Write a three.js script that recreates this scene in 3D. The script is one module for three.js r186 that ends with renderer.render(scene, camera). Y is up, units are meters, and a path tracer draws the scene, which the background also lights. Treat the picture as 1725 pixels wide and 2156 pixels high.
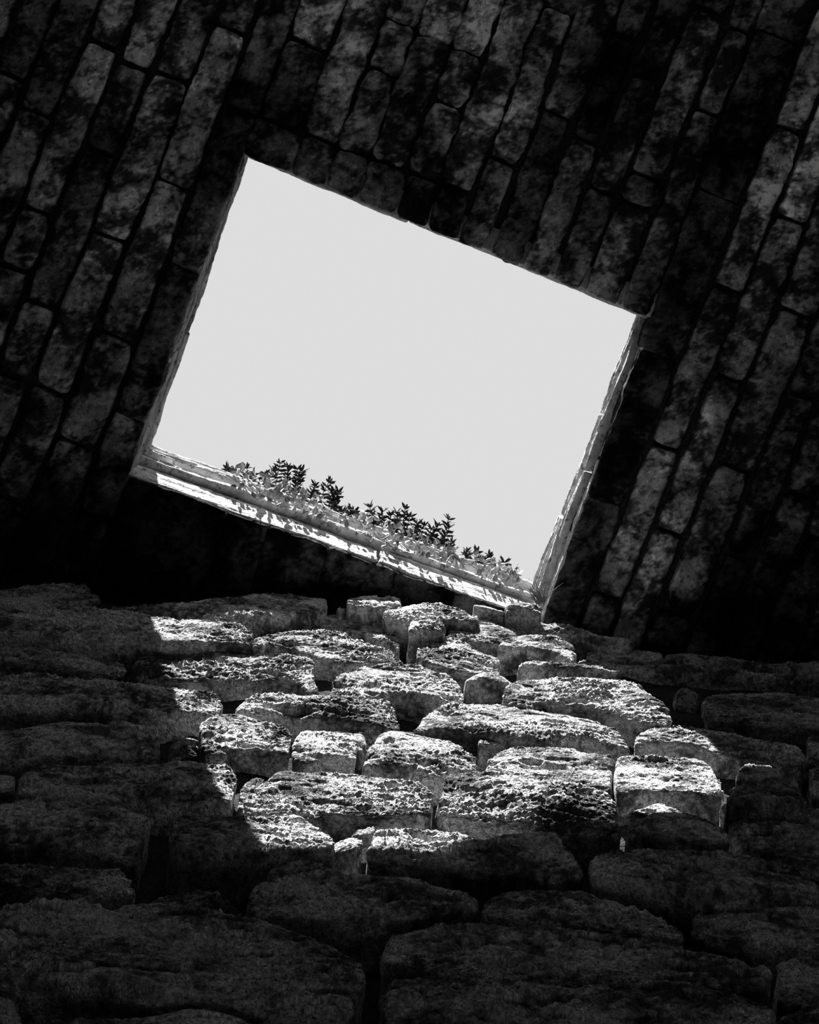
import * as THREE from 'three';
import { mergeGeometries } from 'three/addons/utils/BufferGeometryUtils.js';

// ------------------------------------------------------------------ camera, sky, sun, exposure
const W = 1725, H = 2156, F = 3000;            // frame and focal length in pixels
const PX = 830, PY = 430;                      // where the zenith falls in the frame (the lens is shifted)
const CAM_Y = 1.5, HC = 5.2, S = HC / F;       // eye height, height of the vault above the eye, metres per pixel on the vault
const OUT = 1.065;                             // the outer rim of the opening, in vault heights
const scene = new THREE.Scene();
const camera = new THREE.PerspectiveCamera(2 * Math.atan(H / 2 / F) * 180 / Math.PI, W / H, 0.05, 200);
camera.position.set(0, CAM_Y, 0);
camera.up.set(0, 0, 1);
camera.lookAt(0, 50, 0);
camera.setViewOffset(W, H, W / 2 - PX, H / 2 - PY, W, H);
camera.updateProjectionMatrix();

const renderer = new THREE.WebGLRenderer({ antialias: true });
renderer.toneMapping = THREE.LinearToneMapping;
renderer.toneMappingExposure = 1;
renderer.shadowMap.enabled = true;
scene.background = new THREE.Color().setRGB(0.725, 0.725, 0.725);

const sun = new THREE.DirectionalLight(0xffffff, 20);
const sunDir = new THREE.Vector3(352 * S, -HC, -1985 * S).normalize();   // the way the light travels
sun.target.position.set(0, CAM_Y + HC, -0.6);
sun.position.copy(sun.target.position).addScaledVector(sunDir, -12);
sun.castShadow = true;
sun.shadow.mapSize.set(4096, 4096);
Object.assign(sun.shadow.camera, { left: -4, right: 4, top: 4, bottom: -4, near: 1, far: 30 });
sun.shadow.bias = -0.0005;
scene.add(sun, sun.target);

// ------------------------------------------------------------------ helpers
function rng(seed) { let a = seed >>> 0; return () => { a = (a + 0x6D2B79F5) | 0; let t = Math.imul(a ^ (a >>> 15), 1 | a); t = (t + Math.imul(t ^ (t >>> 7), 61 | t)) ^ t; return ((t ^ (t >>> 14)) >>> 0) / 4294967296; }; }
const rand = rng(20240611);
const R = (a, b) => a + (b - a) * rand();
const clamp = (x, a, b) => Math.min(b, Math.max(a, x));
const sstep = (a, b, x) => { const t = clamp((x - a) / (b - a), 0, 1); return t * t * (3 - 2 * t); };
const perm = new Uint8Array(512);
{ const r = rng(77), p = Array.from({ length: 256 }, (_, i) => i); for (let i = 255; i > 0; i--) { const j = Math.floor(r() * (i + 1)); [p[i], p[j]] = [p[j], p[i]]; } for (let i = 0; i < 512; i++) perm[i] = p[i & 255]; }
const fade = t => t * t * t * (t * (t * 6 - 15) + 10);
function gr(h, x, y, z) { h &= 15; const u = h < 8 ? x : y, v = h < 4 ? y : h === 12 || h === 14 ? x : z; return ((h & 1) ? -u : u) + ((h & 2) ? -v : v); }
function noise(x, y, z) {
  const X0 = Math.floor(x), Y0 = Math.floor(y), Z0 = Math.floor(z), X = X0 & 255, Y = Y0 & 255, Z = Z0 & 255;
  x -= X0; y -= Y0; z -= Z0;
  const u = fade(x), v = fade(y), w = fade(z), A = perm[X] + Y, AA = perm[A] + Z, AB = perm[A + 1] + Z, B = perm[X + 1] + Y, BA = perm[B] + Z, BB = perm[B + 1] + Z;
  const l = (a, b, t) => a + t * (b - a);
  return l(l(l(gr(perm[AA], x, y, z), gr(perm[BA], x - 1, y, z), u), l(gr(perm[AB], x, y - 1, z), gr(perm[BB], x - 1, y - 1, z), u), v),
    l(l(gr(perm[AA + 1], x, y, z - 1), gr(perm[BA + 1], x - 1, y, z - 1), u), l(gr(perm[AB + 1], x, y - 1, z - 1), gr(perm[BB + 1], x - 1, y - 1, z - 1), u), v), w);
}
function tileNoise(x, y, n, seed) {              // repeats after n cells
  const X0 = Math.floor(x), Y0 = Math.floor(y), m = v => ((v % n) + n) % n;
  const h = (a, b) => perm[(perm[(m(a) + seed) & 255] + m(b)) & 255];
  const fx = x - X0, fy = y - Y0, u = fade(fx), v = fade(fy);
  const g = (k, a, b) => { const t = k / 255 * Math.PI * 2; return Math.cos(t) * a + Math.sin(t) * b; };
  const a = g(h(X0, Y0), fx, fy), b = g(h(X0 + 1, Y0), fx - 1, fy), c = g(h(X0, Y0 + 1), fx, fy - 1), d = g(h(X0 + 1, Y0 + 1), fx - 1, fy - 1);
  return (a + (b - a) * u) + ((c + (d - c) * u) - (a + (b - a) * u)) * v;
}
function tile(size, fn, srgb) {
  const d = new Uint8Array(size * size * 4);
  for (let j = 0; j < size; j++) for (let i = 0; i < size; i++) { const v = clamp(fn(i / size, j / size), 0, 1) * 255, k = (j * size + i) * 4; d[k] = d[k + 1] = d[k + 2] = v; d[k + 3] = 255; }
  const t = new THREE.DataTexture(d, size, size);
  t.wrapS = t.wrapT = THREE.RepeatWrapping; t.magFilter = THREE.LinearFilter; t.minFilter = THREE.LinearMipmapLinearFilter; t.generateMipmaps = true;
  if (srgb) t.colorSpace = THREE.SRGBColorSpace;
  t.needsUpdate = true;
  return t;
}
const fb = (u, v, n, o, seed, gain = 0.5) => { let s = 0, a = 1; for (let k = 0; k < o; k++) { s += a * tileNoise(u * n, v * n, n, seed + k * 17); n *= 2; a *= gain; } return s; };

// ------------------------------------------------------------------ materials (uv in metres; one tile of texture is 0.6 m)
const TILE = 0.6;
const grainMap = tile(1024, (u, v) => {
  const g = fb(u, v, 48, 5, 3, 0.75), big = fb(u, v, 6, 3, 40);
  return 0.84 + 0.26 * g + 0.12 * big - 0.22 * sstep(0.14, 0.5, fb(u, v, 110, 3, 91));
}, true);
const grainBump = tile(1024, (u, v) => 0.55 + 0.40 * fb(u, v, 48, 5, 9, 0.75) - 0.35 * sstep(0.08, 0.3, fb(u, v, 90, 3, 91)), false);
const beddedMap = tile(512, (u, v) => 0.92 + 0.12 * fb(u, v, 10, 6, 320, 0.7) - 0.3 * sstep(0.3, 0.5, fb(u, v, 24, 4, 350)), true);
const vaultMap = tile(1024, (u, v) => {
  const g = fb(u, v, 8, 7, 120, 0.66), spots = sstep(0.28, 0.42, fb(u, v, 30, 3, 150)), pits = sstep(0.2, 0.5, fb(u, v, 24, 4, 180, 0.7));
  return 0.80 + 0.30 * g + 0.2 * spots - 0.22 * pits;
}, true);
const vaultBump = tile(1024, (u, v) => 0.5 + 0.4 * fb(u, v, 12, 6, 200, 0.65), false);
const mat = (o) => new THREE.MeshPhysicalMaterial({ roughness: 1, metalness: 0, specularIntensity: 0.15, vertexColors: true, ...o });
const wallStone = mat({ map: grainMap, bumpMap: grainBump, bumpScale: 0.012 });
const vaultStone = mat({ map: vaultMap, bumpMap: vaultBump, bumpScale: 0.004 });
const bedded = mat({ map: beddedMap, bumpMap: grainBump, bumpScale: 0.003 });
const mortar = mat({ vertexColors: false, color: new THREE.Color().setRGB(0.05, 0.05, 0.05), map: grainMap, bumpMap: grainBump, bumpScale: 0.006 });
const plain = mat({ vertexColors: false, color: new THREE.Color().setRGB(0.55, 0.55, 0.55), map: vaultMap });

// ------------------------------------------------------------------ one rough stone
// top / bottom: lists of [a, b] in metres; place(a, b, d) puts a point, d outwards; o: e (how proud), r (edge radius), back, step, relief, tone ...
function spline(pts) {                           // Catmull-Rom by chord length
  const L = [0]; for (let i = 1; i < pts.length; i++) L.push(L[i - 1] + Math.hypot(pts[i][0] - pts[i - 1][0], pts[i][1] - pts[i - 1][1]));
  const T = L[L.length - 1] || 1;
  return t => {
    const s = clamp(t, 0, 1) * T; let i = 0; while (i < pts.length - 2 && s > L[i + 1]) i++;
    const k = (s - L[i]) / Math.max(1e-6, L[i + 1] - L[i]);
    const p0 = pts[Math.max(0, i - 1)], p1 = pts[i], p2 = pts[i + 1], p3 = pts[Math.min(pts.length - 1, i + 2)];
    const f = c => { const m1 = (p2[c] - p0[c]) * 0.4, m2 = (p3[c] - p1[c]) * 0.4, k2 = k * k, k3 = k2 * k; return (2 * k3 - 3 * k2 + 1) * p1[c] + (k3 - 2 * k2 + k) * m1 + (-2 * k3 + 3 * k2) * p2[c] + (k3 - k2) * m2; };
    return [f(0), f(1)];
  };
}
const V = (x, y, z) => new THREE.Vector3(x, y, z);
function roughStone(top, bottom, place, o) {
  const ft = spline(top), fbm = spline(bottom);
  const at = (s, t) => { const p = ft(s), q = fbm(s); return [p[0] + (q[0] - p[0]) * t, p[1] + (q[1] - p[1]) * t]; };
  const d2 = (p, q) => Math.hypot(p[0] - q[0], p[1] - q[1]);
  const wid = (d2(at(0, 0.5), at(0.5, 0.5)) + d2(at(0.5, 0.5), at(1, 0.5))), hei = Math.max(0.02, (d2(at(0.5, 0), at(0.5, 1)) + d2(at(0.25, 0), at(0.25, 1)) + d2(at(0.75, 0), at(0.75, 1))) / 3);
  const nu = clamp(Math.ceil(wid / o.step), 6, 300), nv = clamp(Math.ceil(hei / o.step), 5, 150);
  const r = Math.min(o.r, hei * 0.42, wid * 0.42, o.e + 0.03), rc = o.rc ?? r * 1.2;
  const qa = Math.min(0.28, rc / wid * 1.6), qb = Math.min(0.28, rc / hei * 1.6);
  const warp = x => x * 0.72 + 0.28 * Math.sin(x * Math.PI / 2);
  const P = [], UV = [], skirt = [], vid = (i, j) => j * (nu + 1) + i;
  const arc = x => 1 - Math.sqrt(Math.max(0, 1 - x * x));
  const tilt = o.tilt ?? 0, tiltA = o.tiltA ?? 0;
  for (let j = 0; j <= nv; j++) for (let i = 0; i <= nu; i++) {
    const a0 = warp(i / nu * 2 - 1), b0 = warp(j / nv * 2 - 1);
    const a = a0 * (1 - qa * b0 ** 6), b = b0 * (1 - qb * a0 ** 6);
    const p = at((a + 1) / 2, (b + 1) / 2);
    const da = (1 - Math.abs(a0)) * wid / 2, db = (1 - Math.abs(b0)) * hei / 2;
    const dropA = r * arc(clamp(1 - da / r, 0, 1)), dropB = r * arc(clamp(1 - db / r, 0, 1)), drop = Math.min(dropA + dropB, r * 1.15);
    const bulge = (o.bulge ?? 0) * (1 - a0 * a0) * (1 - b0 * b0);
    const d = o.e + bulge + tilt * b0 + tiltA * a0 - drop;
    P.push([p[0], p[1], d]); UV.push(p[0] + Math.sign(a0) * dropA, p[1] - Math.sign(b0) * dropB); skirt.push(-Math.min(da, db));
  }
  const idx = [];
  for (let j = 0; j < nv; j++) for (let i = 0; i < nu; i++) { const a = vid(i, j), b = vid(i + 1, j), c = vid(i + 1, j + 1), d = vid(i, j + 1); idx.push(a, b, d, b, c, d); }
  const ring = [];
  for (let i = 0; i < nu; i++) ring.push(vid(i, 0));
  for (let j = 0; j < nv; j++) ring.push(vid(nu, j));
  for (let i = nu; i > 0; i--) ring.push(vid(i, nv));
  for (let j = nv; j > 0; j--) ring.push(vid(0, j));
  let prev = ring; const depth0 = ring.map(k => P[k][2]);
  const c0 = at(0.5, 0.5), rows = o.rows ?? 7;
  for (let k = 1; k <= rows; k++) {
    const f = (k / rows) ** 1.35, row = [], n1 = nu, n2 = nu + nv, n3 = 2 * nu + nv;
    ring.forEach((id, m) => {
      const [a, b] = P[id], d = depth0[m] + (-o.back - depth0[m]) * f, sh = 1 - (o.taper ?? 0.03) * f;
      row.push(P.length); P.push([c0[0] + (a - c0[0]) * sh, c0[1] + (b - c0[1]) * sh, d]);
      const dd = depth0[m] - d, side = m <= n1 ? [0, 1] : m <= n2 ? [1, 0] : m <= n3 ? [0, -1] : [-1, 0];
      UV.push(UV[id * 2] + side[0] * dd, UV[id * 2 + 1] + side[1] * dd); skirt.push(f);
    });
    for (let m = 0; m < ring.length; m++) { const n = (m + 1) % ring.length; idx.push(prev[m], row[m], prev[n], prev[n], row[m], row[n]); }
    prev = row;
  }
  const pos = new Float32Array(P.length * 3);
  P.forEach((p, k) => { const v = place(p[0], p[1], p[2]); pos[k * 3] = v.x; pos[k * 3 + 1] = v.y; pos[k * 3 + 2] = v.z; });
  // outward side
  const mid = vid(nu >> 1, nv >> 1), q0 = V().fromArray(pos, mid * 3), q1 = V().fromArray(pos, (mid + 1) * 3), q2 = V().fromArray(pos, (mid + nu + 1) * 3);
  const nrm = q1.sub(q0).cross(q2.sub(q0)), c = P[mid], outw = place(c[0], c[1], c[2] + 0.01).sub(place(c[0], c[1], c[2]));
  if (nrm.dot(outw) < 0) for (let k = 0; k < idx.length; k += 3) { const t = idx[k + 1]; idx[k + 1] = idx[k + 2]; idx[k + 2] = t; }
  const g = new THREE.BufferGeometry();
  g.setAttribute('position', new THREE.BufferAttribute(pos, 3));
  g.setIndex(idx); g.computeVertexNormals();
  const N = g.getAttribute('normal'), col = new Float32Array(P.length * 3), uv = new Float32Array(P.length * 2);
  const sx = R(-40, 40), sy = R(-40, 40), su = R(0, 1), sv = R(0, 1);
  for (let k = 0; k < P.length; k++) {
    const [a, b, d] = P[k], sk = Math.max(0, skirt[k]);
    const h = o.relief(a + sx, b + sy, d, skirt[k]);
    pos[k * 3] += N.getX(k) * h; pos[k * 3 + 1] += N.getY(k) * h; pos[k * 3 + 2] += N.getZ(k) * h;
    const cc = o.shade(a + sx, b + sy, d, sk, h) * (o.stainShade ? o.stainShade(a, b) : 1); col[k * 3] = col[k * 3 + 1] = col[k * 3 + 2] = cc;
    uv[k * 2] = UV[k * 2] / TILE + su; uv[k * 2 + 1] = UV[k * 2 + 1] / TILE + sv;
  }
  g.setAttribute('color', new THREE.BufferAttribute(col, 3));
  g.setAttribute('uv', new THREE.BufferAttribute(uv, 2));
  g.computeVertexNormals();
  return g;
}
function add(name, geometry, material, parent) {
  const m = new THREE.Mesh(geometry, material); m.name = name; m.castShadow = m.receiveShadow = true; parent.add(m); return m;
}
function setting(name, label) { const o = new THREE.Group(); o.name = name; o.userData.kind = 'structure'; if (label) o.userData.label = label; scene.add(o); return o; }
function box(w, h, d, x, y, z) { const g = new THREE.BoxGeometry(w, h, d); g.translate(x, y, z); return g; }
const vaultPoint = (x, y, h = 1) => V((x - PX) * S * h, CAM_Y + HC * h, -(y - PY) * S * h);   // a point at h vault heights above the eye

// ------------------------------------------------------------------ the room's shell
const wallY = x => 1252 + 0.09 * x;                       // the foot of the wall plane on the vault
const along = V(1, 0, -0.09).normalize(), toRoom = V(0.09, 0, 1).normalize();
const wallO = vaultPoint(PX, wallY(PX)).setY(0);
const wallPoint = (u, v, d) => V(wallO.x + along.x * u + toRoom.x * d, CAM_Y + v, wallO.z + along.z * u + toRoom.z * d);
const floor = setting('floor');
add('paving', box(6.4, 0.3, 5.6, 0, -0.15, 0.9), plain, floor);
const TOP = CAM_Y + HC + 0.05;
const shell = (name, w, d, x, z) => { const o = setting(name); add('masonry', box(w, TOP, d, x, TOP / 2, z), plain, o); };
shell('wall_left', 0.4, 5.6, -2.9, 0.9);
shell('wall_right', 0.4, 5.6, 2.9, 0.9);
{
  const back = setting('wall_back'), z = 3.1, l = -1.3, r = 1.3, y0 = 5.0, y1 = 6.3;      // added opening, unseen behind the viewer, so sky light fills the shaded wall
  add('masonry', mergeGeometries([box(l + 3.1, TOP, 0.4, (l - 3.1) / 2, TOP / 2, z), box(3.1 - r, TOP, 0.4, (r + 3.1) / 2, TOP / 2, z), box(r - l, y0, 0.4, 0, y0 / 2, z), box(r - l, TOP - y1, 0.4, 0, (TOP + y1) / 2, z)]), plain, back);
}

const front = setting('wall_front');
{
  const g = new THREE.BoxGeometry(6.4, TOP, 0.5); g.translate(0, TOP / 2, -0.30);
  const q = new THREE.Quaternion().setFromRotationMatrix(new THREE.Matrix4().makeBasis(along, V(0, 1, 0), toRoom));
  g.applyQuaternion(q); g.translate(wallO.x, 0, wallO.z);
  add('masonry', g, mortar, front);
  const nx = 260, ny = 200, u0 = -1.9, u1 = 1.9, v0 = 2.1, v1 = HC + 0.04, p = [], uv = [], id = [];
  for (let j = 0; j <= ny; j++) for (let i = 0; i <= nx; i++) {
    const u = u0 + (u1 - u0) * i / nx, v = v0 + (v1 - v0) * j / ny;
    const d = 0.0 + 0.018 * noise(u * 7, v * 7, 3) + 0.01 * noise(u * 22, v * 22, 9) + 0.005 * noise(u * 60, v * 60, 1);
    const w = wallPoint(u, v, d); p.push(w.x, w.y, w.z); uv.push(u / TILE, v / TILE);
    if (i < nx && j < ny) { const a = j * (nx + 1) + i; id.push(a, a + 1, a + nx + 1, a + 1, a + nx + 2, a + nx + 1); }
  }
  const m = new THREE.BufferGeometry(); m.setAttribute('position', new THREE.Float32BufferAttribute(p, 3)); m.setAttribute('uv', new THREE.Float32BufferAttribute(uv, 2)); m.setIndex(id); m.computeVertexNormals();
  add('mortar_bed', m, mortar, front);
}

// ------------------------------------------------------------------ the opening in the vault
const inner = { tl: [512, 323], tr: [1372, 672], br: [1142, 1311], bl: [268, 1001] };
const outer = { tl: [520, 328], tr: [1341, 664], br: [1123, 1230], bl: [315, 935] };
const ceiling = setting('ceiling');
{
  const sh = new THREE.Shape([[-3.1, -2.0], [3.1, -2.0], [3.1, 3.3], [-3.1, 3.3]].map(p => new THREE.Vector2(...p)));
  const cx = 820, cy = 810, grow = p => { const dx = p[0] - cx, dy = p[1] - cy, k = 1 + 90 / Math.hypot(dx, dy); const w = vaultPoint(cx + dx * k, cy + dy * k); return new THREE.Vector2(w.x, w.z); };
  sh.holes.push(new THREE.Path([inner.tl, inner.tr, inner.br, inner.bl].map(grow)));
  const g = new THREE.ExtrudeGeometry(sh, { depth: HC * (OUT - 1) - 0.05, bevelEnabled: false });
  g.rotateX(Math.PI / 2);                                  // shape (x, z), depth downwards
  g.translate(0, CAM_Y + HC * OUT - 0.01, 0);
  add('mortar_bed', g, mortar, ceiling);
}

// ------------------------------------------------------------------ vault stones, in courses
const toPlan = p => [(p[0] - PX) * S, -(p[1] - PY) * S];
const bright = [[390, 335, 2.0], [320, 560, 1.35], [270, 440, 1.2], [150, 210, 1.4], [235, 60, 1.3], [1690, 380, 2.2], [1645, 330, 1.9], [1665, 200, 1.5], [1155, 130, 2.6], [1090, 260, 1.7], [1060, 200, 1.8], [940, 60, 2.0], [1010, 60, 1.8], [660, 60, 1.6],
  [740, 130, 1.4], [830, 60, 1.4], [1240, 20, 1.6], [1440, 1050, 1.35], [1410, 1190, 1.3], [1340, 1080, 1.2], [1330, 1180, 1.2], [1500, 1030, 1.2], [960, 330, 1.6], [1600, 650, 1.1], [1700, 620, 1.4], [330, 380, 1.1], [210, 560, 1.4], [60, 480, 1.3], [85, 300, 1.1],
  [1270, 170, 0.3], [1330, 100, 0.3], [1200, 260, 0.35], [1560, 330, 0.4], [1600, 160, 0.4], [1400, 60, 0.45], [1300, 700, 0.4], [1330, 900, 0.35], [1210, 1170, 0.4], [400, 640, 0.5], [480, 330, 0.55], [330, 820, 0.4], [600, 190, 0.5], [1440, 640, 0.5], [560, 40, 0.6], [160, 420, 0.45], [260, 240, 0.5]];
const vaultRelief = k => (a, b, d, s) => k * (0.007 * noise(a * 6, b * 6, d * 6) + 0.004 * noise(a * 15, b * 15, d * 15 + 7) + 0.0028 * noise(a * 38, b * 38, d * 38 + 3) + 0.0016 * noise(a * 85, b * 85, d * 85));
// damp and soot have stained the stones; patches in the lower corners are painted-in shade: x, y, reach in frame pixels, how much colour is left
const stainsAndShade = [[1290, 190, 150, 0.18], [1560, 300, 130, 0.4], [1640, 120, 120, 0.45], [1400, 640, 150, 0.5], [1420, 380, 110, 0.45], [330, 1130, 260, 0.22], [120, 1150, 200, 0.22], [20, 1200, 180, 0.22], [1450, 1330, 130, 0.25], [600, 200, 130, 0.5], [380, 620, 90, 0.6], [1250, 1000, 160, 0.4], [1620, 1290, 220, 0.16], [880, 250, 70, 0.5], [250, 300, 80, 0.5], [160, 400, 70, 0.5], [480, 350, 110, 0.55], [1180, 480, 130, 0.6], [1700, 1100, 150, 0.5]].map(([x, y, r, k]) => [...toPlan([x, y]), r * S, k]);
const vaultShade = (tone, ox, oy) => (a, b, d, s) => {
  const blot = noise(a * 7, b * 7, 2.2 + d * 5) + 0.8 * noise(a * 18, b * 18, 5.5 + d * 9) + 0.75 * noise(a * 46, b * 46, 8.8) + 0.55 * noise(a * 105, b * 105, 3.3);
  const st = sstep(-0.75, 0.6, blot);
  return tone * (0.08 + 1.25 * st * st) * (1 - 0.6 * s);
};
const stainShadeAt = (x, z) => {
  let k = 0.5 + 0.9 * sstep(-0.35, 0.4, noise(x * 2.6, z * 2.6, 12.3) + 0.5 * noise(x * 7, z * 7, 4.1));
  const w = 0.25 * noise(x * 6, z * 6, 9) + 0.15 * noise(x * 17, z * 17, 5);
  for (const [sx, sz, r, m] of stainsAndShade) k *= m + (1 - m) * sstep(0.45, 1.1, Math.hypot(x - sx, z - sz) / r + w);
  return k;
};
const X0 = [-215, -130, -45, 40, 124, 209, 292, 376, 467, 550, 629, 732, 822, 900, 985, 1065, 1150, 1225, 1310, 1385, 1463, 1549, 1614, 1728, 1810, 1893, 1990, 2065, 2150, 2235, 2320];
const slopeOf = x => { const k = [[-300, -0.4], [292, -0.394], [467, -0.385], [550, -0.365], [629, -0.3604], [732, -0.35], [822, -0.37], [1463, -0.385], [1549, -0.38], [1614, -0.36], [1728, -0.386], [1990, -0.4], [2400, -0.405]]; let i = 0; while (i < k.length - 2 && x > k[i + 1][0]) i++; const t = (x - k[i][0]) / (k[i + 1][0] - k[i][0]); return k[i][1] + (k[i + 1][1] - k[i][1]) * t; };
const lineOf = i => ({ x0: X0[i], m: slopeOf(X0[i]) });
const meet = (L, j) => { const y = (j.y + j.k * (L.x0 - j.x)) / (1 - j.k * L.m); return [L.x0 + L.m * y, y]; };   // course line with a cross joint
const seen = [[71, 236], [212, 92], [77, 442], [85, 645], [219, 323], [90, 816], [228, 497], [355, 161], [363, 388], [228, 705], [505, 68], [510, 228], [380, 562], [277, 879], [650, 95], [795, 148], [930, 215], [1198, 34], [1080, 350], [1378, 174], [1360, 373], [1508, 30], [1500, 241], [1515, 413], [1655, 85], [1662, 273], [1520, 605], [1535, 797], [1665, 462], [1685, 661], [1695, 837], [1393, 747], [1275, 1055], [1395, 938], [1282, 1258], [1413, 1121], [1550, 985], [1570, 1176], [1437, 1298], [1690, 1045], [25, 560], [150, 930], [20, 790], [1310, 420], [1240, 300], [1000, 120], [870, 60]];
const topEdge = { x: 512, y: 323, k: (672 - 323) / (1372 - 512) }, lintel = { x: 632, y: 277, k: 0.3626 };
const VT = 0.0;                                            // the vault's face
const vaultPlace = (a, b, d) => V(a, CAM_Y + HC - d, b);
function vaultBlock(c, gaps, o = {}) {                     // c: four corners in frame pixels, clockwise from upper left; gaps: joint on each side
  const mx = (c[0][0] + c[1][0] + c[2][0] + c[3][0]) / 4, my = (c[0][1] + c[1][1] + c[2][1] + c[3][1]) / 4;
  if (mx < -150 || mx > W + 150 || my < -170) return;
  let tone = R(0.55, 1.1);
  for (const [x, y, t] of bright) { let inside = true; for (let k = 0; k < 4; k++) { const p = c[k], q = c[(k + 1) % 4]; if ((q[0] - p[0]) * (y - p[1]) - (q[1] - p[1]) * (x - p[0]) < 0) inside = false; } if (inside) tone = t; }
  const plaster = !o.r && mx > 690 && mx < 1240 && my < 430;                               // here the joints are filled almost flush
  if (plaster) gaps = gaps.map(g => g * 0.5);
  const sideIn = (p, q, g) => { const L = Math.hypot(q[0] - p[0], q[1] - p[1]); return [-(q[1] - p[1]) / L * g, (q[0] - p[0]) / L * g]; };
  const off = [0, 1, 2, 3].map(k => sideIn(c[k], c[(k + 1) % 4], gaps[k]));
  const pts = c.map((p, k) => { const a = off[k], b = off[(k + 3) % 4]; return [p[0] + a[0] + b[0], p[1] + a[1] + b[1]]; });
  const wob = (p, q, n) => { const out = []; for (let k = 0; k <= n; k++) { const t = k / n, w = k === 0 || k === n ? 0 : (o.wob ?? 3); out.push(toPlan([p[0] + (q[0] - p[0]) * t + R(-w, w), p[1] + (q[1] - p[1]) * t + R(-w, w)])); } return out; };
  const rough = o.rough ?? (mx > 690 && mx < 1230 && my < 400 ? 2.4 : 1.15);
  const g = roughStone(wob(pts[0], pts[3], 4), wob(pts[1], pts[2], 4), vaultPlace, { e: o.e ?? R(-0.006, 0.008), r: o.r ?? 0.012, rc: o.rc ?? 0.013, back: 0.09, step: 0.0085, rows: 4, taper: 0.0, bulge: o.bulge ?? 0.004, tilt: R(-0.004, 0.004), tiltA: R(-0.004, 0.004), relief: vaultRelief(rough), shade: vaultShade(0.44 * tone * (o.tone ?? 1)), stainShade: stainShadeAt });
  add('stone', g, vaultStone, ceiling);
}
for (let i = 0; i < X0.length - 1; i++) {
  const A = lineOf(i), B = lineOf(i + 1), C = { x0: (A.x0 + B.x0) / 2, m: (A.m + B.m) / 2 };
  const overHole = i >= 10 && i <= 21;
  const joints = seen.filter(([x, y]) => { const t = x - (C.x0 + C.m * y); return Math.abs(t) < (B.x0 - A.x0) * 0.42; }).map(([x, y]) => ({ x, y, k: 0.385 }));
  let yEnd, last;
  if (overHole) { last = i <= 15 ? lintel : topEdge; yEnd = meet(C, last)[1]; } else { yEnd = 1420 + 0.09 * C.x0; yEnd = Math.min(yEnd, (wallY(0) + 60 + 0.09 * C.x0) / (1 - 0.09 * C.m)); last = { x: C.x0 + C.m * yEnd, y: yEnd, k: 0.2 }; }
  let ys = joints.map(j => meet(C, j)[1]).filter(y => y < yEnd - 50).sort((a, b) => a - b);
  // joints the photograph does not show plainly
  const full = []; let y = -150 + R(0, 120); const stops = [...ys, yEnd];
  for (const stop of stops) { let n = Math.max(1, Math.round((stop - y) / R(235, 330))); if (y < -20 && !full.length) full.push(y); for (let k = 1; k < n; k++) full.push(y + (stop - y) * (k + R(-0.12, 0.12)) / n); if (stop !== yEnd) full.push(stop); y = stop; }
  const js = full.map(y => ({ x: C.x0 + C.m * y, y, k: 0.385 + R(-0.04, 0.04) })); js.push(last);
  for (let k = 0; k < js.length - 1; k++) {
    const a = js[k], b = js[k + 1], gl = i === 22 ? 0 : R(4, 7), grr = i === 9 ? 0 : R(4, 7);
    const atEdge = b === topEdge;
    vaultBlock([meet(A, a), meet(B, a), meet(B, b), meet(A, b)], i === 22 || i === 9 ? [R(0.5, 1.5), grr, R(0.5, 1.5), gl] : [R(3, 6), grr, atEdge ? 0 : R(3, 6), gl], i === 22 || i === 9 ? { r: 0.006, rc: 0.008, wob: 1, tone: 0.8 } : atEdge ? { rc: 0.008, r: 0.006 } : {});
  }
}
// short stones along the far edge of the opening, long ones along the near edge
{
  const cuts = [516, 618, 690, 757, 838, 905, 972];
  const on = (L, x) => [x, L.y + L.k * (x - L.x)];
  for (let k = 0; k < cuts.length - 1; k++) {
    const a = cuts[k], b = cuts[k + 1];
    vaultBlock([on(lintel, a + 22), on(lintel, b + 22), on(topEdge, b - 5), on(topEdge, a - 5)], [5, 2, 0, 2], { r: 0.007, rc: 0.01, wob: 1.5, tone: 0.55, e: R(-0.004, 0.008), rough: 1.4 });
  }
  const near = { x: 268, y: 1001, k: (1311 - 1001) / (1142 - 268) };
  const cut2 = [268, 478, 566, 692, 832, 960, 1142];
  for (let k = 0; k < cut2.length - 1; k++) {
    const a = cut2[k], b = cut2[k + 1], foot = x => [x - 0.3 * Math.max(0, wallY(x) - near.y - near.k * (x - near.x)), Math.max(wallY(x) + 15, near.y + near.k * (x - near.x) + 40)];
    vaultBlock([on(near, a), on(near, b), foot(b), foot(a)], [0, -1, 0, -1], { r: 0.008, rc: 0.008, wob: 1.5, tone: 0.22, e: R(-0.002, 0.008) });
  }
}

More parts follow.
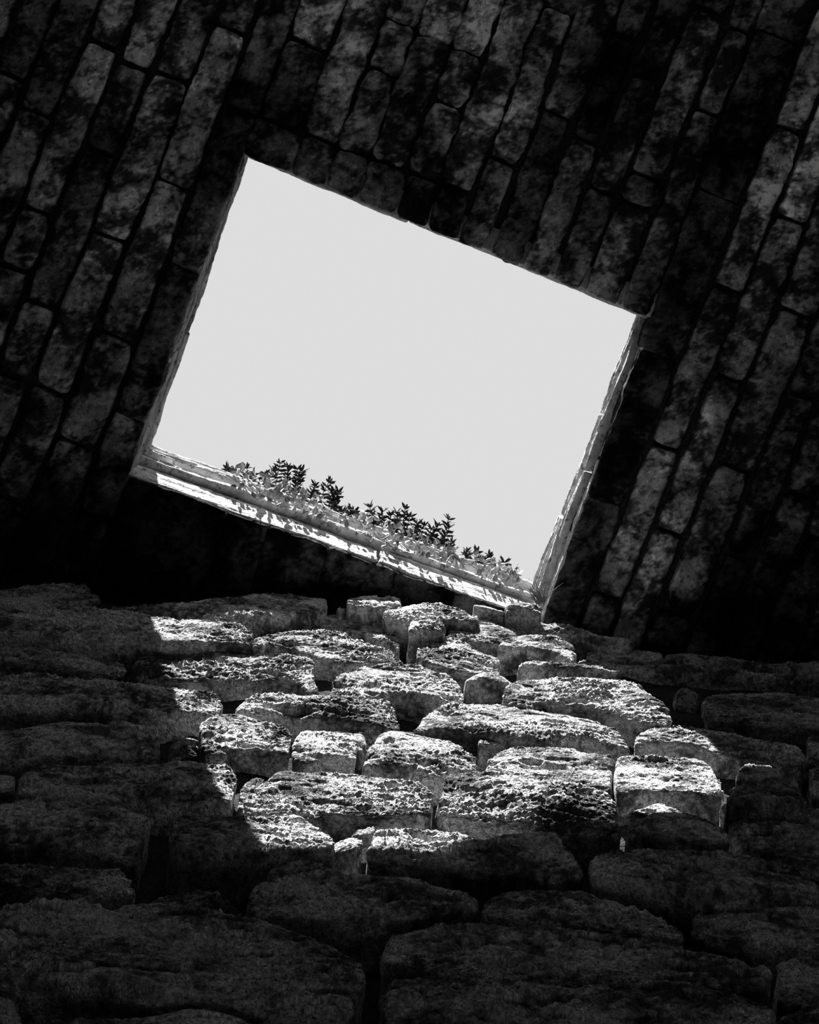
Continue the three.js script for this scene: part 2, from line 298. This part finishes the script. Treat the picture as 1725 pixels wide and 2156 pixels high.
// ------------------------------------------------------------------ the sides of the opening: flat bedded slabs
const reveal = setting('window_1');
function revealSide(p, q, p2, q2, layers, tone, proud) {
  const A = vaultPoint(...p).setY(CAM_Y + HC + 0.0), B = vaultPoint(...q), A2 = vaultPoint(...p2, OUT), B2 = vaultPoint(...q2, OUT);
  const L = A.distanceTo(B), T = A.distanceTo(A2), mid = vaultPoint(820, 810, 1.03);
  const n = B.clone().sub(A).cross(A2.clone().sub(A)).normalize(); if (n.dot(mid.clone().sub(A)) < 0) n.negate();
  const place = (a, b, d) => { const s = a / L, t = b / T; return A.clone().lerp(B, s).lerp(A2.clone().lerp(B2, s), t).addScaledVector(n, d); };
  let t0 = 0.05;
  layers.forEach((h, li) => {
    const t1 = t0 + h; let s = 0;
    const off = proud[li];
    while (s < 1) {
      let e = s + R(0.35, 0.7); if (e > 0.84) e = 1;
      const y0 = t0 * T, y1 = (t1 - 0.05) * T, w = () => R(-0.005, 0.005), cs = [0, 0.25, 0.5, 0.75, 1].map(k => (s + (e - s) * k) * L);
      const j0 = s > 0 ? 0.004 : -0.02, j1 = e < 1 ? 0.004 : -0.02; cs[0] += j0; cs[4] -= j1;
      const g = roughStone(cs.map(x => [x, y1 + w()]), cs.map(x => [x, y0 + w()]), place, { e: off + R(-0.006, 0.006), r: 0.008, rc: 0.008, back: 0.095, step: 0.006, rows: 4, taper: 0, tilt: R(-0.008, 0.004),
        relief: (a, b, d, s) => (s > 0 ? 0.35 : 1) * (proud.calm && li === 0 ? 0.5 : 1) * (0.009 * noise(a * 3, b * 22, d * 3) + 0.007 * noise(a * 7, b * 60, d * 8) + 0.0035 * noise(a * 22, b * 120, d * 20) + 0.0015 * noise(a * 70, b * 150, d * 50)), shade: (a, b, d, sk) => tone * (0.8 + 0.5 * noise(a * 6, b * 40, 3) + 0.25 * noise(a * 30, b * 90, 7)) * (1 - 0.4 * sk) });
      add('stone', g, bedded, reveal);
      s = e;
    }
    t0 = t1;
  });
}
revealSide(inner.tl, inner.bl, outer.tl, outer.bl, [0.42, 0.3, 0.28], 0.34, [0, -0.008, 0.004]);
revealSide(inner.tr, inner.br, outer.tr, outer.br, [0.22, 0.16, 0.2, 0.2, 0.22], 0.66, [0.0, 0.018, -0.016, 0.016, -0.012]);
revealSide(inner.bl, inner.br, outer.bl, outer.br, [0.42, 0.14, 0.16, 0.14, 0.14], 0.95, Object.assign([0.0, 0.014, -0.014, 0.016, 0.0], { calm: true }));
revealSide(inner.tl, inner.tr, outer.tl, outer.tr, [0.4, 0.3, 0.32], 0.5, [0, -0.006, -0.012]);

// ------------------------------------------------------------------ the rubble wall: outlines of the faces in frame pixels, [top edge], [bottom edge], how proud
const wallStones = [
  [[[0, 1238], [90, 1230], [160, 1233], [205, 1258]], [[0, 1282], [90, 1278], [215, 1270]], 0.05],
  [[[0, 1290], [60, 1276], [180, 1279], [300, 1290], [420, 1300], [495, 1308], [534, 1330]], [[0, 1332], [150, 1342], [340, 1350], [440, 1348], [534, 1352]], 0.13],
  [[[230, 1276], [350, 1274], [460, 1262], [560, 1251], [690, 1258]], [[240, 1284], [380, 1296], [480, 1304], [565, 1298], [695, 1284]], 0.05],
  [[[730, 1262], [800, 1256], [842, 1260]], [[732, 1275], [800, 1278], [842, 1278]], 0.05],
  [[[708, 1284], [750, 1273], [802, 1276]], [[712, 1290], [755, 1291], [804, 1288]], 0.06],
  [[[565, 1302], [650, 1290], [740, 1292], [812, 1298], [846, 1362]], [[565, 1312], [650, 1314], [740, 1330], [800, 1348], [840, 1374]], 0.075],
  [[[806, 1282], [850, 1275], [910, 1270], [960, 1280], [1008, 1298]], [[812, 1300], [860, 1308], [920, 1305], [1008, 1310]], 0.09],
  [[[870, 1310], [886, 1300], [928, 1301], [936, 1318]], [[864, 1336], [890, 1332], [915, 1330], [934, 1332]], 0.135],
  [[[998, 1274], [1022, 1270], [1062, 1281]], [[998, 1283], [1025, 1285], [1062, 1291]], 0.15],
  [[[1066, 1281], [1082, 1276], [1130, 1278], [1140, 1286]], [[1067, 1290], [1090, 1288], [1141, 1292]], 0.15],
  [[[943, 1325], [962, 1307], [1030, 1312], [1092, 1338]], [[944, 1338], [1000, 1347], [1050, 1352], [1092, 1350]], 0.11],
  [[[1072, 1348], [1130, 1332], [1185, 1340], [1208, 1368]], [[1048, 1364], [1120, 1369], [1170, 1377], [1211, 1392]], 0.10],
  [[[1064, 1313], [1130, 1308], [1200, 1326]], [[1062, 1326], [1130, 1326], [1202, 1334]], 0.09],
  [[[1150, 1318], [1190, 1314], [1240, 1335], [1335, 1347]], [[1152, 1328], [1210, 1340], [1330, 1357]], 0.06],
  [[[533, 1352], [560, 1337], [640, 1328], [690, 1326], [760, 1344], [820, 1371], [851, 1388]], [[532, 1371], [600, 1363], [660, 1381], [720, 1390], [800, 1392], [852, 1393]], 0.085],
  [[[880, 1367], [908, 1341], [960, 1343], [1020, 1366], [1053, 1382]], [[876, 1390], [920, 1403], [965, 1411], [1010, 1416], [1055, 1422]], 0.10],
  [[[980, 1434], [1020, 1424], [1060, 1426], [1077, 1434]], [[980, 1443], [1020, 1442], [1074, 1444]], 0.085],
  [[[280, 1387], [330, 1367], [420, 1369], [520, 1381], [630, 1386], [656, 1402], [668, 1458]], [[285, 1418], [370, 1425], [470, 1426], [540, 1430], [610, 1428], [665, 1464]], 0.08],
  [[[695, 1432], [750, 1402], [790, 1393], [860, 1396], [920, 1412], [960, 1442], [980, 1468]], [[695, 1466], [760, 1471], [830, 1457], [900, 1466], [981, 1476]], 0.095],
  [[[1094, 1400], [1112, 1389], [1160, 1396], [1220, 1403], [1308, 1415]], [[1093, 1404], [1140, 1404], [1200, 1411], [1308, 1421]], 0.10],
  [[[1208, 1397], [1240, 1382], [1280, 1393], [1400, 1403], [1560, 1416], [1725, 1431]], [[1212, 1401], [1270, 1400], [1400, 1411], [1560, 1425], [1725, 1441]], 0.06],
  [[[1235, 1372], [1262, 1356], [1330, 1366], [1395, 1376]], [[1236, 1383], [1300, 1390], [1395, 1396]], 0.06],
  [[[1400, 1372], [1480, 1376], [1600, 1388], [1725, 1400]], [[1400, 1392], [1480, 1398], [1600, 1408], [1725, 1424]], 0.03],
  [[[1054, 1470], [1080, 1437], [1110, 1431], [1200, 1426], [1300, 1431], [1350, 1442], [1400, 1488], [1420, 1514]], [[1054, 1477], [1100, 1487], [1180, 1477], [1240, 1478], [1290, 1496], [1350, 1513], [1421, 1522]], 0.10],
  [[[503, 1488], [530, 1465], [600, 1466], [700, 1471], [820, 1479], [845, 1526]], [[502, 1506], [580, 1506], [660, 1515], [740, 1522], [800, 1530], [847, 1536]], 0.085],
  [[[0, 1432], [100, 1426], [300, 1432], [400, 1440], [452, 1451], [472, 1482]], [[0, 1484], [150, 1492], [300, 1502], [400, 1498], [464, 1506]], 0.085],
  [[[0, 1346], [130, 1337], [200, 1357], [260, 1373], [268, 1397]], [[0, 1394], [100, 1404], [200, 1420], [264, 1424]], 0.07],
  [[[870, 1538], [890, 1502], [940, 1477], [1030, 1479], [1150, 1486], [1230, 1501], [1290, 1531], [1322, 1572]], [[868, 1542], [950, 1541], [1050, 1552], [1130, 1566], [1230, 1562], [1325, 1581]], 0.095],
  [[[1008, 1564], [1050, 1559], [1102, 1557]], [[1008, 1575], [1050, 1572], [1102, 1568]], 0.075],
  [[[1110, 1567], [1140, 1561], [1200, 1566], [1244, 1576]], [[1109, 1575], [1160, 1582], [1244, 1583]], 0.075],
  [[[1342, 1545], [1365, 1525], [1440, 1519], [1500, 1526], [1600, 1551], [1680, 1573], [1697, 1604]], [[1338, 1564], [1400, 1561], [1460, 1569], [1530, 1591], [1600, 1602], [1693, 1620]], 0.085],
  [[[1480, 1466], [1520, 1452], [1620, 1456], [1725, 1474]], [[1486, 1503], [1560, 1510], [1650, 1522], [1725, 1532]], 0.075],
  [[[1420, 1458], [1450, 1453], [1476, 1462]], [[1422, 1472], [1450, 1474], [1472, 1476]], 0.04],
  [[[424, 1514], [480, 1504], [530, 1511], [600, 1531], [616, 1552]], [[424, 1572], [470, 1577], [510, 1568], [560, 1572], [612, 1590]], 0.095],
  [[[622, 1552], [650, 1537], [710, 1538], [745, 1541], [753, 1566]], [[614, 1602], [650, 1606], [690, 1592], [730, 1596], [751, 1602]], 0.09],
  [[[728, 1544], [747, 1530], [764, 1540]], [[752, 1582], [760, 1584], [768, 1574]], 0.055],
  [[[769, 1586], [798, 1552], [840, 1541], [910, 1549], [975, 1561], [1002, 1592]], [[764, 1620], [820, 1616], [870, 1622], [910, 1636], [950, 1626], [1003, 1626]], 0.09],
  [[[1026, 1602], [1060, 1581], [1110, 1578], [1200, 1586], [1290, 1594]], [[1022, 1622], [1080, 1632], [1150, 1646], [1220, 1656], [1290, 1668]], 0.085],
  [[[1297, 1594], [1380, 1581], [1450, 1584], [1490, 1601], [1522, 1648]], [[1296, 1672], [1340, 1666], [1400, 1662], [1450, 1666], [1526, 1684]], 0.105],
  [[[0, 1548], [100, 1532], [260, 1519], [320, 1521], [344, 1558]], [[0, 1602], [100, 1592], [230, 1592], [342, 1586]], 0.085],
  [[[352, 1572], [384, 1560], [420, 1566]], [[354, 1590], [384, 1592], [420, 1590]], 0.04],
  [[[40, 1624], [120, 1602], [300, 1597], [450, 1599], [495, 1606], [506, 1638]], [[40, 1682], [200, 1690], [350, 1682], [440, 1691], [492, 1692]], 0.09],
  [[[-60, 1630], [0, 1622], [34, 1632]], [[-60, 1682], [0, 1684], [34, 1680]], 0.06],
  [[[504, 1664], [535, 1641], [560, 1644]], [[500, 1702], [518, 1698], [540, 1664]], 0.07],
  [[[512, 1678], [562, 1632], [600, 1613], [700, 1621], [800, 1631], [890, 1651], [918, 1664]], [[502, 1706], [600, 1711], [650, 1716], [720, 1708], [800, 1722], [870, 1718], [914, 1724]], 0.105],
  [[[930, 1648], [960, 1633], [1060, 1631], [1200, 1651], [1270, 1666], [1305, 1690]], [[920, 1718], [1000, 1722], [1100, 1732], [1200, 1742], [1304, 1747]], 0.115],
  [[[1326, 1694], [1400, 1680], [1450, 1700], [1500, 1731], [1535, 1758]], [[1321, 1766], [1400, 1760], [1470, 1771], [1532, 1772]], 0.112],
  [[[1530, 1680], [1560, 1622], [1585, 1603], [1625, 1606], [1660, 1641], [1692, 1664]], [[1530, 1690], [1570, 1686], [1640, 1688], [1698, 1690]], 0.15],
  [[[1702, 1548], [1725, 1538]], [[1700, 1592], [1725, 1600]], 0.07],
  [[[1516, 1702], [1545, 1690], [1620, 1692], [1725, 1694]], [[1532, 1742], [1562, 1772], [1640, 1800], [1725, 1812]], 0.1],
  [[[1700, 1622], [1725, 1614]], [[1704, 1672], [1725, 1678]], 0.07],
  [[[0, 1694], [60, 1668], [150, 1672], [250, 1696], [324, 1716]], [[0, 1772], [100, 1776], [200, 1792], [288, 1816]], 0.1],
  [[[0, 1816], [60, 1806], [150, 1816], [250, 1827], [278, 1848]], [[0, 1874], [100, 1882], [200, 1890], [276, 1890]], 0.1],
  [[[358, 1714], [385, 1698], [470, 1702], [550, 1706], [640, 1713], [690, 1741], [710, 1764]], [[354, 1772], [400, 1791], [480, 1786], [540, 1802], [600, 1792], [680, 1800], [704, 1808]], 0.125],
  [[[700, 1768], [730, 1758], [768, 1767]], [[695, 1797], [730, 1796], [768, 1787]], 0.105],
  [[[745, 1752], [775, 1729], [803, 1737]], [[747, 1762], [780, 1764], [800, 1747]], 0.07],
  [[[566, 1826], [590, 1796], [640, 1799], [700, 1827]], [[566, 1842], [640, 1840], [700, 1840]], 0.09],
  [[[775, 1800], [792, 1752], [830, 1743], [900, 1743], [960, 1751], [1020, 1766], [1060, 1758], [1160, 1756], [1190, 1781], [1221, 1820]], [[772, 1836], [840, 1817], [880, 1802], [950, 1806], [1050, 1820], [1150, 1832], [1222, 1852]], 0.108],
  [[[534, 1876], [580, 1847], [660, 1836], [720, 1841], [860, 1856], [940, 1871], [1000, 1890]], [[526, 1936], [600, 1932], [700, 1936], [800, 1941], [900, 1932], [1000, 1922]], 0.112],
  [[[1010, 1888], [1060, 1872], [1150, 1863], [1250, 1871], [1400, 1931], [1440, 1958]], [[1006, 1930], [1100, 1940], [1200, 1950], [1300, 1962], [1440, 1980]], 0.12],
  [[[1250, 1806], [1280, 1782], [1380, 1769], [1500, 1776], [1640, 1801], [1690, 1831], [1722, 1862]], [[1252, 1860], [1320, 1870], [1400, 1881], [1520, 1886], [1640, 1881], [1722, 1882]], 0.12],
  [[[310, 1897], [340, 1878], [450, 1874], [470, 1896], [512, 1930]], [[310, 1920], [380, 1926], [450, 1931], [512, 1938]], 0.1],
  [[[0, 1942], [30, 1907], [90, 1894], [200, 1906], [350, 1912], [560, 1946], [680, 1976], [750, 2021], [766, 2046]], [[0, 2036], [80, 2042], [200, 2061], [330, 2082], [480, 2092], [600, 2126], [700, 2136], [748, 2108]], 0.14],
  [[[808, 1970], [870, 1947], [1000, 1941], [1200, 1961], [1400, 1986], [1600, 2041], [1622, 2058]], [[808, 2024], [900, 2038], [1000, 2052], [1200, 2062], [1400, 2068], [1600, 2086]], 0.125],
  [[[818, 2052], [900, 2056], [1200, 2068], [1500, 2084], [1632, 2104]], [[808, 2150], [1000, 2190], [1300, 2230], [1632, 2240]], 0.14],
  [[[1450, 1926], [1480, 1892], [1600, 1896], [1725, 1892]], [[1450, 1974], [1520, 1990], [1600, 1996], [1725, 2000]], 0.095],
  [[[1630, 2034], [1660, 2018], [1725, 2012]], [[1636, 2106], [1680, 2112], [1725, 2116]], 0.11],
  [[[1644, 2144], [1725, 2134]], [[1644, 2260], [1725, 2260]], 0.12],
  [[[0, 2094], [22, 2097], [46, 2134]], [[0, 2260], [24, 2250], [50, 2250]], 0.1],
  [[[112, 2158], [160, 2126], [220, 2122], [350, 2117], [420, 2112], [580, 2152]], [[110, 2260], [240, 2262], [420, 2270], [580, 2260]], 0.13],
  [[[620, 2156], [690, 2146], [756, 2150]], [[620, 2260], [690, 2262], [756, 2260]], 0.06],
];
function toWall(p, e) { const rx = (p[0] - PX) / F, rz = -(p[1] - PY) / F, t = (e + wallO.dot(toRoom)) / (rx * toRoom.x + rz * toRoom.z); const q = V(rx * t, 0, rz * t).sub(wallO); return [q.dot(along), t]; }
const wallRelief = (k, q, bed) => (a, b, d, s) => {
  const z = d, ax = a * bed, front = s <= 0 ? 0.4 + 0.6 * sstep(0, 0.014, -s) : 0.4 * (1 - sstep(0, 0.2, s));
  const w = 0.4 * noise(a * 5, b * 5, z + 4);
  let h = 0.017 * noise(ax * 5, b * 6, z * 4 + q) + 0.009 * noise(ax * 13 + w, b * 16, z * 11 + q);
  if (front > 0) {
    const m = sstep(-0.35, 0.25, noise(a * 6, b * 7, z * 5 + 60));                     // smoother and rougher areas
    h += front * (0.4 + 0.6 * m) * 0.0078 * noise(ax * 28 + w, b * 44, z * 26 + q);
    h += (s <= 0 ? front : 0.0) * (0.4 + 0.6 * m) * (0.0066 * (0.4 - Math.abs(noise(ax * 60, b * 90, z * 60)) * 2.2) + 0.0058 * noise(a * 105, b * 145, z * 110) + 0.0034 * noise(a * 190, b * 220, z * 190));
    const cav = noise(ax * 26, b * 36, z * 17 + 31); if (cav > 0.28) h -= front * 0.06 * (cav - 0.28);
  } else h += 0.0025 * noise(a * 30, b * 30, z * 30) + 0.0012 * noise(a * 80, b * 80, z * 80);
  return h * k;
};
const wallShade = tone => (a, b, d, s, h) => {
  const z = d * 1.0, n = noise(a * 6, b * 8, z * 8 + 1.5) + 0.65 * noise(a * 17, b * 22, z * 20 + 4.5) + 0.7 * noise(a * 44, b * 60, z * 50 + 7.5) + 0.5 * noise(a * 95, b * 130, z * 110);
  return tone * (0.14 + 0.96 * sstep(-0.7, 0.65, n));
};
const lit = t => { const m = t[t.length >> 1]; return m[0] > 380 && m[0] < 1600 && m[1] < 1800; };
for (const [t, b, e0] of wallStones) {
  const wide = p => [p[0] <= 0 ? p[0] - 70 : p[0] >= W ? p[0] + 70 : p[0], p[1]];
  let e = e0 - 0.01, A, B;
  for (;;) { A = t.map(p => toWall(wide(p), e)); B = b.map(p => toWall(wide(p), e)); if (Math.max(...A.map(p => p[1]), ...B.map(p => p[1])) < HC * 0.992 || e > 0.3) break; e += 0.008; }
  const size = Math.hypot(A[0][0] - A[A.length - 1][0], A[0][1] - B[0][1]), k = clamp(0.55 + size * 1.1, 0.4, 1.0);
  const g = roughStone(A, B, wallPoint, { e, r: clamp(size * 0.045, 0.006, 0.02), rc: clamp(size * 0.04, 0.005, 0.022), back: 0.06, step: lit(t) ? 0.0034 : 0.0045, rows: 12, taper: 0.02, bulge: R(0, 0.02), tilt: R(-0.008, 0.010), tiltA: R(-0.01, 0.01), relief: wallRelief(k * R(0.85, 1.15), R(0, 50), R(0.4, 0.75)), shade: wallShade(0.9 * R(0.8, 1.15)) });
  add('stone', g, wallStone, front);
}

// ------------------------------------------------------------------ plants on the rim of the opening
const leafMat = c => new THREE.MeshPhysicalMaterial({ color: new THREE.Color().setRGB(c, c, c), roughness: 0.75, specularIntensity: 0.3, side: THREE.DoubleSide });
const darkLeaf = leafMat(0.035), darkStem = leafMat(0.05), paleLeaf = [leafMat(0.42), leafMat(0.26), leafMat(0.65)], paleStem = leafMat(0.4), straw = leafMat(0.17);
function leafGeometry(len, wide, curl, fold, tip) {       // a folded blade along +y, a little thick at the midrib
  const n = 6, p = [], id = [];
  for (let k = 0; k <= n; k++) {
    const t = k / n, w = wide / 2 * Math.pow(Math.sin(Math.PI * Math.pow(t * 0.94 + 0.04, tip)), 0.9), z = curl * t * t * len;
    p.push(-w, t * len, z + fold * w, 0, t * len, z, w, t * len, z + fold * w, 0, t * len, z - wide * 0.06);
    if (k < n) { const a = k * 4, b = a + 4; id.push(a, a + 1, b, a + 1, b + 1, b, a + 1, a + 2, b + 1, a + 2, b + 2, b + 1, a, b, a + 3, a + 3, b, b + 3, a + 3, b + 3, a + 2, a + 2, b + 3, b + 2); }
  }
  const g = new THREE.BufferGeometry(); g.setAttribute('position', new THREE.Float32BufferAttribute(p, 3)); g.setIndex(id); g.computeVertexNormals(); return g;
}
const narrow = [[0.030, 0.0105, 0.25], [0.026, 0.0095, -0.2], [0.034, 0.011, 0.1], [0.021, 0.009, 0.3]].map(([l, w, c]) => leafGeometry(l, w, c, 0.5, 0.9));
const round = [[0.024, 0.019, 0.3], [0.019, 0.016, -0.3], [0.028, 0.02, 0.15]].map(([l, w, c]) => leafGeometry(l, w, c, 0.35, 0.75));
function plant(name, label, category, at, group) { const o = new THREE.Group(); o.name = name; o.position.copy(at); o.userData = { label, category }; if (group) o.userData.group = group; scene.add(o); return o; }
function put(name, g, m, parent, at, dir, roll) {
  const o = add(name, g, m, parent); o.position.copy(at);
  o.quaternion.setFromUnitVectors(V(0, 1, 0), dir.clone().normalize()).multiply(new THREE.Quaternion().setFromAxisAngle(V(0, 1, 0), roll));
  return o;
}
const rimY = x => 935 + (x - 315) * 0.365;
function bush(label, root, tips, group) {
  const base = vaultPoint(root, rimY(root) + 16, OUT + 0.004), o = plant('leafy_shrub', label, 'shrub', base, group);
  for (const [tx, ty, bx] of tips) {
    const a = vaultPoint(bx, rimY(bx) + R(8, 16), OUT + R(0.001, 0.006)).sub(base), z = vaultPoint(tx, ty, OUT + R(0.008, 0.028)).sub(base);
    const mid = a.clone().lerp(z, 0.5).add(V(R(-0.01, 0.01), 0.012, R(-0.006, 0.006)));
    const curve = new THREE.CatmullRomCurve3([a, mid, z]), L = curve.getLength();
    const sprig = add('sprig', new THREE.TubeGeometry(curve, 10, 0.0016, 5), darkStem, o);
    const whorls = Math.max(2, Math.round(L / 0.019));
    for (let k = 0; k < whorls; k++) {
      const t = 1 - k / whorls * 0.86, p = curve.getPoint(t), d = curve.getTangent(t), n = k === 0 ? 6 : 5, r0 = R(0, 6.28);
      const s1 = V(0.3, 1, 0.2).cross(d).normalize(), s2 = d.clone().cross(s1).normalize();
      for (let m = 0; m < n; m++) { const w = r0 + m / n * 6.283 + R(-0.3, 0.3), dir = d.clone().multiplyScalar(k === 0 ? R(0.5, 1.1) : R(0.1, 0.6)).addScaledVector(s1, Math.cos(w)).addScaledVector(s2, Math.sin(w)); put('leaf', narrow[Math.floor(R(0, 4))], darkLeaf, sprig, p, dir, R(0, 6.28)); }
    }
  }
  return o;
}
const tipsA = [[476, 988, 470], [492, 992, 486], [520, 986, 512], [532, 1000, 528], [560, 1000, 545], [578, 992, 566], [590, 976, 580], [607, 984, 596], [626, 988, 612], [636, 992, 622], [646, 1012, 640], [664, 1022, 648], [692, 1016, 672], [700, 1034, 686], [712, 1038, 694], [708, 1062, 700], [734, 1072, 716], [746, 1078, 726], [720, 1078, 708], [742, 1100, 736]];
const tipsB = [[779, 1068, 784], [784, 1082, 792], [806, 1078, 806], [822, 1086, 820], [836, 1080, 832], [853, 1072, 846], [862, 1088, 856], [878, 1102, 866], [892, 1106, 880], [908, 1116, 896], [922, 1106, 908], [944, 1094, 922], [946, 1112, 930], [934, 1136, 924], [950, 1142, 938]];
const tipsC = [[984, 1162, 986], [1004, 1164, 1000], [1014, 1176, 1010], [1030, 1172, 1024], [1036, 1190, 1032], [1062, 1184, 1050], [1058, 1200, 1048], [1086, 1204, 1076]];
bush('tallest dark leafy shrub against the sky, nearest the low left corner of the opening', 575, tipsA.filter(p => p[0] < 640));
bush('dark leafy shrub just downhill of the tallest shrub, leaning out over the pale trailing plant', 700, tipsA.filter(p => p[0] >= 660));
bush('wide dark leafy shrub past the gap in the row, before the sparse small shrub', 865, tipsB);
bush('sparse small dark shrub on the opening rim, nearest the grass tuft', 1025, tipsC);
function trailer(label, x0, x1, count, spread, hang, stems) {
  const mid = (x0 + x1) / 2, base = vaultPoint(mid, rimY(mid) + 12, OUT), o = plant('trailing_plant', label, 'plant', base);
  const into = V(-0.36, 0, 1).normalize();
  for (let s = 0; s < stems; s++) {
    const xa = R(x0, x1), pts = [0, 1, 2, 3].map(k => vaultPoint(xa + (k - 1) * R(8, 22), rimY(xa + k * 12) + 6 + k * hang * 0.3, OUT - 0.0009 * k * hang * 0.3).addScaledVector(into, 0.02 + 0.006 * k).sub(base));
    add('stem', new THREE.TubeGeometry(new THREE.CatmullRomCurve3(pts), 12, 0.0013, 5), paleStem, o);
  }
  for (let k = 0; k < count; k++) {
    const x = R(x0, x1), q = Math.pow(rand(), 1.3), y = rimY(x) - spread * (1 - q) * R(0.2, 1) + hang * q, h = OUT - 0.0009 * hang * q + R(-0.004, 0.002);
    const p = vaultPoint(x, y, h).addScaledVector(into, R(0.014, 0.036)).sub(base);
    put('leaf', round[Math.floor(R(0, 3))], paleLeaf[Math.floor(R(0, 3))], o, p, V(R(-1, 1), R(-0.4, 0.9), R(-0.2, 1.1)), R(0, 6.28));
  }
}
trailer('pale trailing plant with round leaves hanging under the tallest dark shrub', 498, 692, 190, 12, 46, 5);
trailer('pale trailing plant with bare stems hanging under the wide dark shrub', 722, 985, 190, 8, 46, 9);
trailer('bright pale creeping plant below the sparse small shrub, beside the grass tuft', 1000, 1105, 100, 8, 40, 4);
function tuft(label, root, n, len, spreadDir, thick) {
  const o = plant('grass_tuft', label, 'grass', root);
  for (let k = 0; k < n; k++) {
    const l = len * R(0.5, 1.1), d = spreadDir(), e = d.clone().multiplyScalar(l), s = V(R(-0.012, 0.012), R(-0.004, 0.006), R(-0.012, 0.012)).multiplyScalar(len / 0.07);
    const c = new THREE.CatmullRomCurve3([s, s.clone().addScaledVector(e, 0.55), s.clone().add(e).add(V(0, -0.18 * l, 0))]);
    const g = new THREE.TubeGeometry(c, 6, thick, 4), P = g.getAttribute('position');
    for (let i = 0; i <= 6; i++) { const q = c.getPoint(i / 6), f = 1 - 0.8 * i / 6; for (let j = 0; j <= 4; j++) { const m = i * 5 + j; P.setXYZ(m, q.x + (P.getX(m) - q.x) * f, q.y + (P.getY(m) - q.y) * f, q.z + (P.getZ(m) - q.z) * f); } }
    g.computeVertexNormals(); add('blade', g, straw, o);
  }
}
tuft('tuft of thin grass blades in the low right corner of the opening', vaultPoint(1138, 1266, 0.975), 60, 0.085, () => V(R(-0.9, 0.45), R(-0.3, 0.3), R(0.3, 1)).normalize(), 0.0015);
{ const [u, v] = toWall([1548, 1664], 0.1); tuft('small fringe of dry grass in the joint between two wall stones', wallPoint(u, v, 0.1), 22, 0.035, () => V(R(-0.5, 0.5), R(-1, -0.3), R(0.1, 0.5)).normalize(), 0.0009); }

renderer.render(scene, camera);
